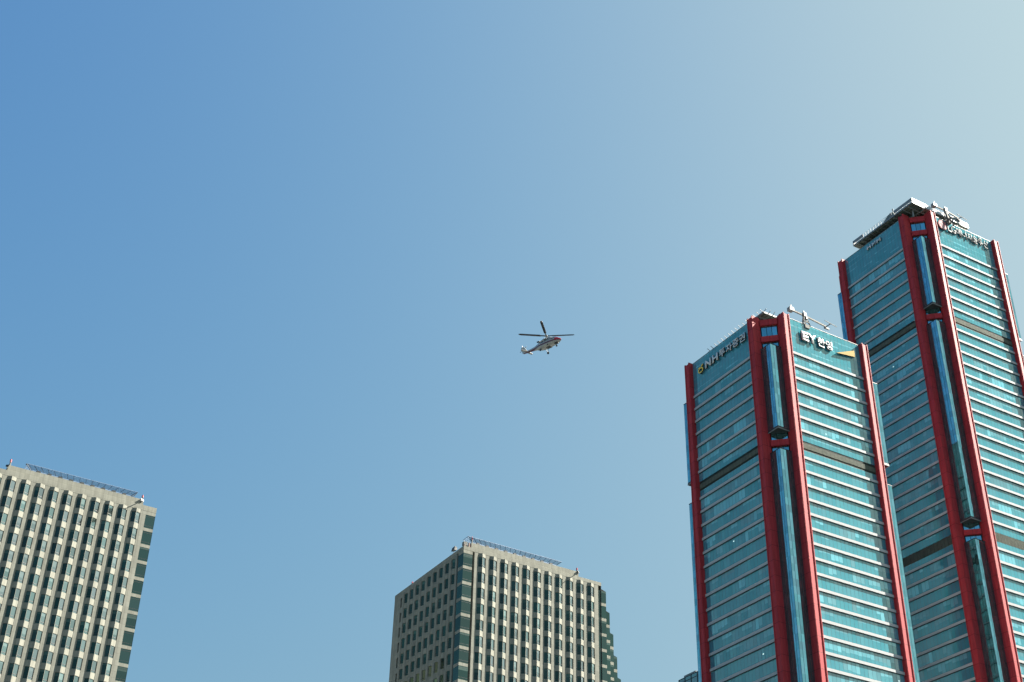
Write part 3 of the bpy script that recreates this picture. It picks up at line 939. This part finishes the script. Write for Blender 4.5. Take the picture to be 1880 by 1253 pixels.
    # terraced glass wing at the right hand end
    if glass_right:
        for k, (t0, s1, zt) in enumerate(((.3, 40.55, -1.95), (2.0, 42.72, -6.45), (4.0, 45.1, -10.9), (6.0, 47.5, -15.6), (8.0, 49.9, -20.2), (10, 52.2, -25.0))):
            m = MB(); sl = MB()
            z = H + zt
            s0 = S1 - .9 if k == 0 else 39.2
            while z > 0:
                zb = max(0, z - 3.17)
                for (a, b) in ((s0, (s0 + s1) / 2), ((s0 + s1) / 2, s1)):
                    m.face([fr((a, t0, zb)), fr((b, t0, zb)), fr((b, t0, z)), fr((a, t0, z))], uv=[(0, 0), (1, 0), (1, 1), (0, 1)], col=(rs.choice([0, 0, .3]), rs.random(), rs.random(), 1), mi=0)
                m.face([(s1 - ox, t0 - oy, zb), (s1 - ox, t0 + 6 - oy, zb), (s1 - ox, t0 + 6 - oy, z), (s1 - ox, t0 - oy, z)], uv=[(0, 0), (1, 0), (1, 1), (0, 1)], col=(0, rs.random(), rs.random(), 1), mi=0)
                if zb > .8: sl.box((s0 - ox, t0 - .02 - oy, zb - .76), (s1 - .03 - ox, t0 + 5.9 - oy, zb - .003))
                z = zb - .76
            # sloping glass cap up to the stone behind
            zt_ = H + zt
            a, b, c, d = (s0, t0, zt_), (s1, t0, zt_), (s1 - 1.2, t0 + 1.0, zt_ + 1.1), (s0, t0 + 1.0, zt_ + 1.1)
            m.face([fr(a), fr(b), fr(c), fr(d)], uv=[(0, 0), (1, 0), (1, 1), (0, 1)], col=(.0, .5, .9, 1), mi=2)
            m.face([fr(b), fr((s1, t0 + 6, zt_)), fr((s1 - 1.2, t0 + 6, zt_ + 1.1)), fr(c)], uv=[(0, 0), (1, 0), (1, 1), (0, 1)], col=(.0, .5, .9, 1), mi=2)
            m.face([fr(d), fr(c), fr((s1 - 1.2, t0 + 6, zt_ + 1.1)), fr((s0, t0 + 6, zt_ + 1.1))], mi=1)
            w = m.build("terrace_bay", [G_CORNER, M_DARK, G_PALE], root)
            sl.build("terrace_beam", M_STONE, w)
    return root, mid, (ox, oy), W

PM = (-10.0771, 299.1373); PL = (-79.5062, 283.7193); HS = 141.0
bays_r = [3.95 + BP * i for i in range(11)]
bays_l = [3.95 + BP * i for i in range(9)]
tM, midM, oM, WM = stone_tower(PM, 0, 0, 38.95, 35.97, HS, bays_r, bays_l, -1.4, "beige stone office tower with both faces and its corner in view, in the middle", (2.2, 32.5), True, True)
bays_R2 = [-5.53 - BP * i for i in range(10, -1, -1)]
tL, midL, oL, WL_ = stone_tower(PL, 0, -38.95, 0, 35.97, HS, bays_R2, bays_l, -1.75, "beige stone office tower with only its broad bright face in view, at the left edge", (-33.5, -3.15), False, False)

# ---- things on the stone roofs
def at_tower(W, off, s, t, z): return W @ Vector((s - off[0], t - off[1], z))

def safety_net(W, off, s0, s1, t0, t1, z, label):
    loc = at_tower(W, off, (s0 + s1) / 2, (t0 + t1) / 2, z)
    root = empty("safety_net", loc, YAW)
    tag(root, label, "safety net", "nets around the stone tower roofs")
    hx, hy = (s1 - s0) / 2, (t1 - t0) / 2
    fl_, up_ = 1.35, 1.15
    cor = [(-hx, -hy), (hx, -hy), (hx, hy), (-hx, hy)]
    out = [(-hx - fl_, -hy - fl_ * .3), (hx + fl_, -hy - fl_ * .3), (hx + fl_, hy + fl_), (-hx - fl_, hy + fl_)]
    fr_ = MB(); net = MB()
    for i in (3, 0, 1):
        j = (i + 1) % 4
        a, b = Vector((*cor[i], .25)), Vector((*cor[j], .25)); c, d = Vector((*out[i], .25 + up_)), Vector((*out[j], .25 + up_))
        if i == 3: a = b.lerp(a, .08); c = d.lerp(c, .08)
        if i == 1: b = a.lerp(b, .08); d = c.lerp(d, .08)
        fr_.bar(a, b, .16); fr_.bar(c, d, .09)
        n = int((b - a).length / 1.25)
        for k in range(n + 1):
            p = a.lerp(b, k / n); q = c.lerp(d, k / n)
            fr_.bar(p, q, .08)
            if k % 3 == 0:
                fr_.bar(p, p - Vector((0, 0, .6)), .09)
        n2 = n * 5
        for k in range(n2):
            p = a.lerp(b, (k + .5) / n2); q = c.lerp(d, (k + .5) / n2)
            net.bar(p, q, .042)
        for k in range(1, 8):
            net.bar(a.lerp(c, k / 8), b.lerp(d, k / 8), .042)
    fr_.build("frame", M_NET, root); net.build("net", M_NET, root)
    m = MB()
    for k in range(9):
        x = -hx + 2 * hx * (k + .6) / 9.2
        m.box((x - .45, -hy - .25, -.18), (x + .35, -hy + .4, .42))
        m.build("junction_box", M_DARK, root); m = MB()
    return root
safety_net(WM, oM, 2.6, 26.2, .7, 30, HS + 1.45, "blue grey safety net on the roof of the middle stone tower")
safety_net(WL_, oL, -28.35, -6.2, .7, 30, HS + 1.45, "blue grey safety net on the roof of the left stone tower")

M_REDP = simple("red_lamp_paint", (0.45, 0.03, 0.04), rough=.4)
def aviation_light(W, off, s, t, z, label, h=1.2):
    o = empty("warning_light", at_tower(W, off, s, t, z), YAW)
    tag(o, label, "warning light")
    m = MB(); m.bar((0, 0, 0), (0, 0, h * .6), .34, n=8); m.build("post", M_CRANE, o)
    m = MB(); m.bar((0, 0, h * .6), (0, 0, h), .42, n=8); m.bar((0, 0, h), (0, 0, h + .2), .2, n=8); m.build("lamp", M_REDP, o)
aviation_light(WM, oM, 2.45, .55, HS + 1.45, "red and white warning light by the near corner of the middle stone tower roof", 1.5)
aviation_light(WM, oM, 32.2, .6, HS + 1.45, "small warning light at the right end of the middle stone tower parapet", .9)
aviation_light(WM, oM, .4, 27.3, HS, "small red warning light on the shaded roof edge of the middle stone tower", .7)
aviation_light(WL_, oL, -33.2, .6, HS + 1.45, "red and white warning light at the far left of the left stone tower roof", 1.4)
aviation_light(WL_, oL, -3.5, .6, HS + 1.45, "red and white warning light at the right end of the left stone tower parapet", 1.0)

def floodlight(W, off, s, t, z, label, rz=0.0, sc_=1.0, arm=False):
    o = empty("floodlight", at_tower(W, off, s, t, z), YAW + rz)
    tag(o, label, "floodlight")
    m = MB(); m.bar((0, 0, 0), (0, 0, .5 * sc_), .12); m.bar((-.5 * sc_, 0, .5 * sc_), (.5 * sc_, 0, .5 * sc_), .1); m.build("bracket", M_GREY, o)
    m = MB()
    m.loft([[(-.6 * sc_, -.3 * sc_, .45 * sc_), (.6 * sc_, -.3 * sc_, .45 * sc_), (.6 * sc_, -.1 * sc_, 1.25 * sc_), (-.6 * sc_, -.1 * sc_, 1.25 * sc_)],
            [(-.35 * sc_, .45 * sc_, .65 * sc_), (.35 * sc_, .45 * sc_, .65 * sc_), (.35 * sc_, .5 * sc_, 1.1 * sc_), (-.35 * sc_, .5 * sc_, 1.1 * sc_)]])
    m.build("housing", M_DARK, o)
    if arm:
        m = MB(); m.bar((0, 0, .3), (-1.7, -.8, -.3), .14); m.build("arm", M_DARK, o)
    return o
floodlight(WM, oM, .05, 5.0, HS, "black floodlight on the shaded roof edge of the middle stone tower", R(-90), 1.25)
floodlight(WM, oM, 32.35, .25, HS + .9, "black floodlight on an arm at the right end of the middle stone tower roof", R(30), .55, True)
floodlight(WL_, oL, -3.6, .2, HS + .6, "black floodlight on an arm at the right end of the left stone tower roof", R(30), .7, True)
floodlight(WL_, oL, -33.7, .2, HS + .6, "dark floodlight at the far left of the left stone tower roof", R(-40), .6)

o = empty("roof_cabinet", at_tower(WM, oM, .75, .8, HS), YAW)
tag(o, "white cabinet on the near roof corner of the middle stone tower", "cabinet")
m = MB(); m.box((-.55, -.4, .45), (.45, .5, 1.35)); m.build("box", M_CRANE, o)
m = MB()
for x, y, h in ((.9, -.3, 1.3), (1.35, -.2, .9), (1.7, 0, 1.25), (-.35, -.5, .5)): m.box((x - .16, y - .16, 0), (x + .16, y + .16, h))
m.bar((-.5, -.3, .1), (1.9, -.3, .1), .2); m.build("fittings", simple("brown_rusty_steel", (0.16, 0.10, 0.08)), o)
m = MB(); m.bar((-.5, 0, 0), (-.5, 0, .45), .12); m.bar((.4, .3, 0), (.4, .3, .45), .12); m.build("legs", M_GREY, o)

o = empty("lightning_pole", at_tower(WL_, oL, -28.6, .6, HS + 1.4), YAW)
tag(o, "thin white pole leaning at the left end of the left stone tower net", "pole")
m = MB(); m.bar((0, 0, 0), (-1.15, .3, 1.55), .14, n=8); m.build("rod", M_CRANE, o)
m = MB(); m.bar((-1.15, .3, 1.5), (-1.3, .34, 1.62), .3, n=8); m.build("tip", M_DARK, o)

# ------------------------------------------------------------ small glass building behind the shorter tower
o = empty("glass_block", (70.5, 463, 0), YAW)
tag(o, "grey glass block peeking out low behind the left edge of the shorter tower", "building")
c_, s_ = math.cos(YAW), math.sin(YAW)
ZT = 166.1
# local frame: left face plane x = -6, running y from -20 to 1.5
def at_l(wx, wy):
    dx, dy = wx - 70.5, wy - 463
    return (c_ * dx + s_ * dy, -s_ * dx + c_ * dy)
fx, fy = at_l(59.91, 456.1)
m = MB()
rw = 3.4
y = fy
while y > fy - 24:
    z = ZT
    for hgt in [1.3] + [3.6] * 20:
        m.face([(fx, y, z - hgt), (fx, y - rw, z - hgt), (fx, y - rw, z), (fx, y, z)], uv=[(0, 0), (1, 0), (1, 1), (0, 1)], col=(rs.choice([0, 0, .5]), rs.random(), rs.random(), 1))
        z -= hgt
    y -= rw
m.box((fx + .02, y, 0), (fx + 20, fy - .01, ZT - .02))
m.build("glass_wall", M_CITYGLASS, o)
m = MB()
for k in range(9): 
    yy = fy - rw * k
    m.box((fx - .12, yy - .14, 60), (fx - .003, yy + .14, ZT + .02))
z = ZT
for hgt in [1.3] + [3.6] * 20:
    m.box((fx - .09, y, z - .1), (fx - .003, fy, z + .1)); z -= hgt
m.build("mullions", M_DARK, o)
m = MB(); m.box((fx - .05, fy - 9.5, ZT + .03), (fx + .3, fy - 3.0, ZT + .7)); m.build("parapet", M_GREY, o)

# ------------------------------------------------------------ helicopter
hub = Vector((8.0797, 271.998, 182.931))
heli = bpy.data.objects.new("helicopter", None); COL.objects.link(heli)
tag(heli, "white helicopter with a dark red stripe flying alone in the open sky", "helicopter")
yaw, pit, rol = R(-49), R(-4), R(5)
fwd = Vector((math.cos(yaw) * math.cos(pit), math.sin(yaw) * math.cos(pit), math.sin(pit)))
lft = Vector((-math.sin(yaw), math.cos(yaw), 0)); up = fwd.cross(lft)
l2 = lft * math.cos(rol) + up * math.sin(rol); u2 = fwd.cross(l2)
Mh = Matrix((fwd, l2, u2)).transposed().to_4x4()
BELLY = Vector((0, 0, -3.35))
Mh.translation = hub + Mh.to_3x3() @ BELLY
heli.matrix_world = Mh
# local: x forward, y left, z up, origin at the belly under the hub; hub at z = 3.0
def heli_mat():
    m, nt, b = new_mat("helicopter_paint")
    L = nt.links.new
    tc = nt.nodes.new("ShaderNodeTexCoord"); sx = nt.nodes.new("ShaderNodeSeparateXYZ"); L(tc.outputs["Object"], sx.inputs[0])
    def mt(op, a, bb=0.0):
        n = nt.nodes.new("ShaderNodeMath"); n.operation = op
        for i, q in ((0, a), (1, bb)):
            if isinstance(q, (int, float)): n.inputs[i].default_value = q
            else: L(q, n.inputs[i])
        return n.outputs[0]
    # livery stripe along the waist, rising towards the tail
    mid_ = mt('ADD', mt('MULTIPLY', sx.outputs[0], -.055), .98)
    st = mt('LESS_THAN', mt('ABSOLUTE', mt('SUBTRACT', sx.outputs[2], mid_)), .17)
    nose = mt('MULTIPLY', mt('GREATER_THAN', sx.outputs[0], 3.55), mt('GREATER_THAN', sx.outputs[2], .72))
    mx = nt.nodes.new("ShaderNodeMix"); mx.data_type = 'RGBA'; L(st, mx.inputs[0])
    mx.inputs[6].default_value = (.40, .40, .375, 1); mx.inputs[7].default_value = (.10, .018, .05, 1)
    m2 = nt.nodes.new("ShaderNodeMix"); m2.data_type = 'RGBA'; L(nose, m2.inputs[0]); L(mx.outputs[2], m2.inputs[6]); m2.inputs[7].default_value = (.42, .02, .03, 1)
    L(m2.outputs[2], b.inputs["Base Color"]); b.inputs["Roughness"].default_value = .3
    return m
M_HELI = heli_mat()
M_HWIN = simple("helicopter_dark_glass", (0.012, 0.016, 0.02), rough=.08, var=0)
M_BLADE = simple("rotor_black", (0.012, 0.014, 0.016), rough=.5)
M_RUBBER = simple("tyre_rubber", (0.015, 0.015, 0.015), rough=.9)
def ring(x, zc, hw, hh_up, hh_dn, n=20, e=2.6, tw=None):
    P = []
    for i in range(n):
        t = 2 * math.pi * i / n
        c, s = math.cos(t), math.sin(t)
        yy = hw * math.copysign(abs(c) ** (2 / e), c)
        zz = (hh_up if s > 0 else hh_dn) * math.copysign(abs(s) ** (2 / e), s)
        P.append((x, yy, zc + zz))
    return P
m = MB()
secs = [(4.95, .78, .05, .05, .05), (4.75, .80, .34, .22, .26), (4.3, .86, .62, .40, .46), (3.6, .95, .85, .62, .66), (2.8, 1.05, .98, .92, .88), (1.9, 1.1, 1.03, 1.05, 1.0),
        (.6, 1.12, 1.06, 1.08, 1.08), (-.8, 1.14, 1.05, 1.06, 1.06), (-1.9, 1.2, .93, .98, .92), (-2.8, 1.32, .68, .74, .66), (-3.8, 1.42, .45, .48, .44), (-5.2, 1.52, .33, .34, .32), (-6.8, 1.62, .25, .26, .25), (-7.9, 1.68, .18, .20, .18), (-8.1, 1.69, .05, .06, .05)]
m.loft([ring(x, z, w, u, d) for x, z, w, u, d in secs])
fus = m.build("fuselage", M_HELI, heli, smooth=True, weld=True)
m = MB()      # engine and gearbox cowling
cs = [(2.3, 2.05, .25, .10, .2), (1.7, 2.15, .62, .32, .3), (.8, 2.2, .78, .48, .3), (-.6, 2.2, .78, .46, .3), (-1.9, 2.12, .62, .32, .3), (-2.9, 2.0, .3, .12, .2)]
m.loft([ring(x, z, w, u, d) for x, z, w, u, d in cs])
m.build("engine_cowling", M_HELI, heli, smooth=True, weld=True)
for sg in (-1, 1):
    m = MB()
    m.bar((-1.5, sg * .72, 2.25), (-2.3, sg * .86, 2.28), .36, n=10); m.build("exhaust", M_DARK, heli)
def side_quad(pts, name, mat):
    for sg in (-1, 1):
        m = MB()
        P = []
        for x, z in pts:
            # half width of the body at x, z from the section table
            for (a, b) in zip(secs, secs[1:]):
                if b[0] <= x <= a[0]:
                    f = (a[0] - x) / (a[0] - b[0]); q = [a[i] + (b[i] - a[i]) * f for i in range(5)]
            dz = z - q[1]; h = q[3] if dz > 0 else q[4]
            r_ = max(0, 1 - min(1, abs(dz) / h) ** 2.6) ** (1 / 2.6)
            P.append((x, sg * (q[2] * r_ + .025), z))
        m.face(P if sg < 0 else P[::-1]); m.build(name, mat, heli)
side_quad([(2.35, 1.35), (3.15, 1.20), (2.95, 1.55), (2.3, 1.82)], "cockpit_window", M_HWIN)
side_quad([(1.25, 1.38), (2.15, 1.36), (2.12, 1.80), (1.25, 1.86)], "cabin_window", M_HWIN)
side_quad([(.15, 1.40), (1.0, 1.38), (1.0, 1.86), (.15, 1.86)], "cabin_window", M_HWIN)
side_quad([(-1.0, 1.44), (-.1, 1.42), (-.1, 1.84), (-1.0, 1.82)], "cabin_window", M_HWIN)
m = MB()
for sg in (-1, 1):
    m.face([(3.9, sg * .06, 1.48), (3.6, sg * .62, 1.30), (2.85, sg * .80, 1.72), (3.0, sg * .06, 1.98)])
for f in range(len(m.v)): m.v[f] = (m.v[f][0] + .07, m.v[f][1], m.v[f][2] + .06)
m.build("windscreen", M_HWIN, heli)
m = MB(); m.box((.35, -.45, -.02), (1.45, .45, .075)); m.build("belly_hatch", M_DARK, heli)
m = MB(); m.box((3.0, -.35, .08), (3.9, .35, .3)); m.build("nose_wheel_bay", M_DARK, heli)
m = MB()
m.loft([[(-6.5, -.06, 1.75), (-8.3, -.06, 1.75), (-8.3, .06, 1.75), (-6.5, .06, 1.75)], [(-8.0, -.05, 3.5), (-8.9, -.05, 3.5), (-8.9, .05, 3.5), (-8.0, .05, 3.5)]])
m.build("tail_fin", M_HELI, heli)
m = MB()
for sg in (-1, 1):
    m.loft([[(-6.35, sg * .15, 1.66), (-7.2, sg * .15, 1.66), (-7.2, sg * .15, 1.74), (-6.35, sg * .15, 1.74)], [(-6.6, sg * 1.75, 1.67), (-7.2, sg * 1.75, 1.67), (-7.2, sg * 1.75, 1.72), (-6.6, sg * 1.75, 1.72)]])
m.build("tailplane", simple("tailplane_paint", (.35, .34, .32), rough=.4), heli)
# main rotor
m = MB(); m.bar((0, 0, 2.5), (0, 0, 3.45), .26, n=10); m.bar((0, 0, 3.3), (0, 0, 3.47), .8, n=12); m.build("rotor_hub", M_GREY, heli)
inv = Mh.inverted().to_3x3()
camr = inv @ RI                                                        # image right in the helicopter's frame
base_a = math.atan2(camr.y, camr.x)
for k in range(4):
    a = base_a + R(-12) + k * math.pi / 2
    c, s = math.cos(a), math.sin(a)
    cone = R(3.2)
    m = MB()
    secs_ = [(.35, .10, .10), (1.2, .12, .09), (1.5, .29, .06), (6.2, .29, .05), (6.7, .14, .04)]
    rings = []
    for r_, w, h in secs_:
        z0 = 3.38 + r_ * math.sin(cone) - .115 * r_ * math.cos(R(-12) + k * math.pi / 2)     # disc tilted by the cyclic
        tws = R(9)
        q = []
        for (dy, dz) in ((-w, -h), (w, -h), (w, h), (-w, h)):
            yy = dy * math.cos(tws) - dz * math.sin(tws); zz = dy * math.sin(tws) + dz * math.cos(tws)
            q.append((c * r_ - s * yy, s * r_ + c * yy, z0 + zz))
        rings.append(q)
    m.loft(rings)
    m.build("rotor_blade", M_BLADE, heli)
m = MB()
for k in range(4):
    a = R(20) + k * math.pi / 2
    m.bar((-8.35, .22, 3.0), (-8.35 + 1.2 * math.cos(a), .22, 3.0 + 1.2 * math.sin(a)), .14, .04)
m.bar((-8.35, .05, 3.0), (-8.35, .3, 3.0), .2, n=8)
m.build("tail_rotor", M_GREY, heli)
def wheel(x, y, z, r_):
    m = MB(); m.bar((x, y - .1, z), (x, y + .1, z), 2 * r_, n=14); w = m.build("wheel", M_RUBBER, heli)
    m = MB(); m.bar((x, y - .112, z), (x, y + .112, z), r_, n=10); m.build("rim", M_GREY, w)
for sg in (-1, 1):
    m = MB(); m.bar((-.9, sg * .75, .35), (-.75, sg * 1.15, -.35), .14, n=8); m.bar((-.1, sg * .8, .3), (-.72, sg * 1.15, -.3), .1, n=8); m.build("main_gear_strut", M_GREY, heli)
    wheel(-.75, sg * 1.25, -.42, .30)
m = MB(); m.bar((3.4, 0, .3), (3.5, 0, -.45), .12, n=8); m.build("nose_gear_strut", M_GREY, heli)
wheel(3.5, 0, -.5, .22)
m = MB(); m.bar((1.6, -1.05, .25), (1.9, -1.45, -.15), .3, n=8); m.build("searchlight", M_DARK, heli)
m = MB(); m.bar((1.2, -.98, 2.0), (.2, -1.1, 2.0), .3, n=8); m.bar((.5, -.7, 2.1), (.6, -1.25, 2.15), .12); m.build("hoist", M_GREY, heli)
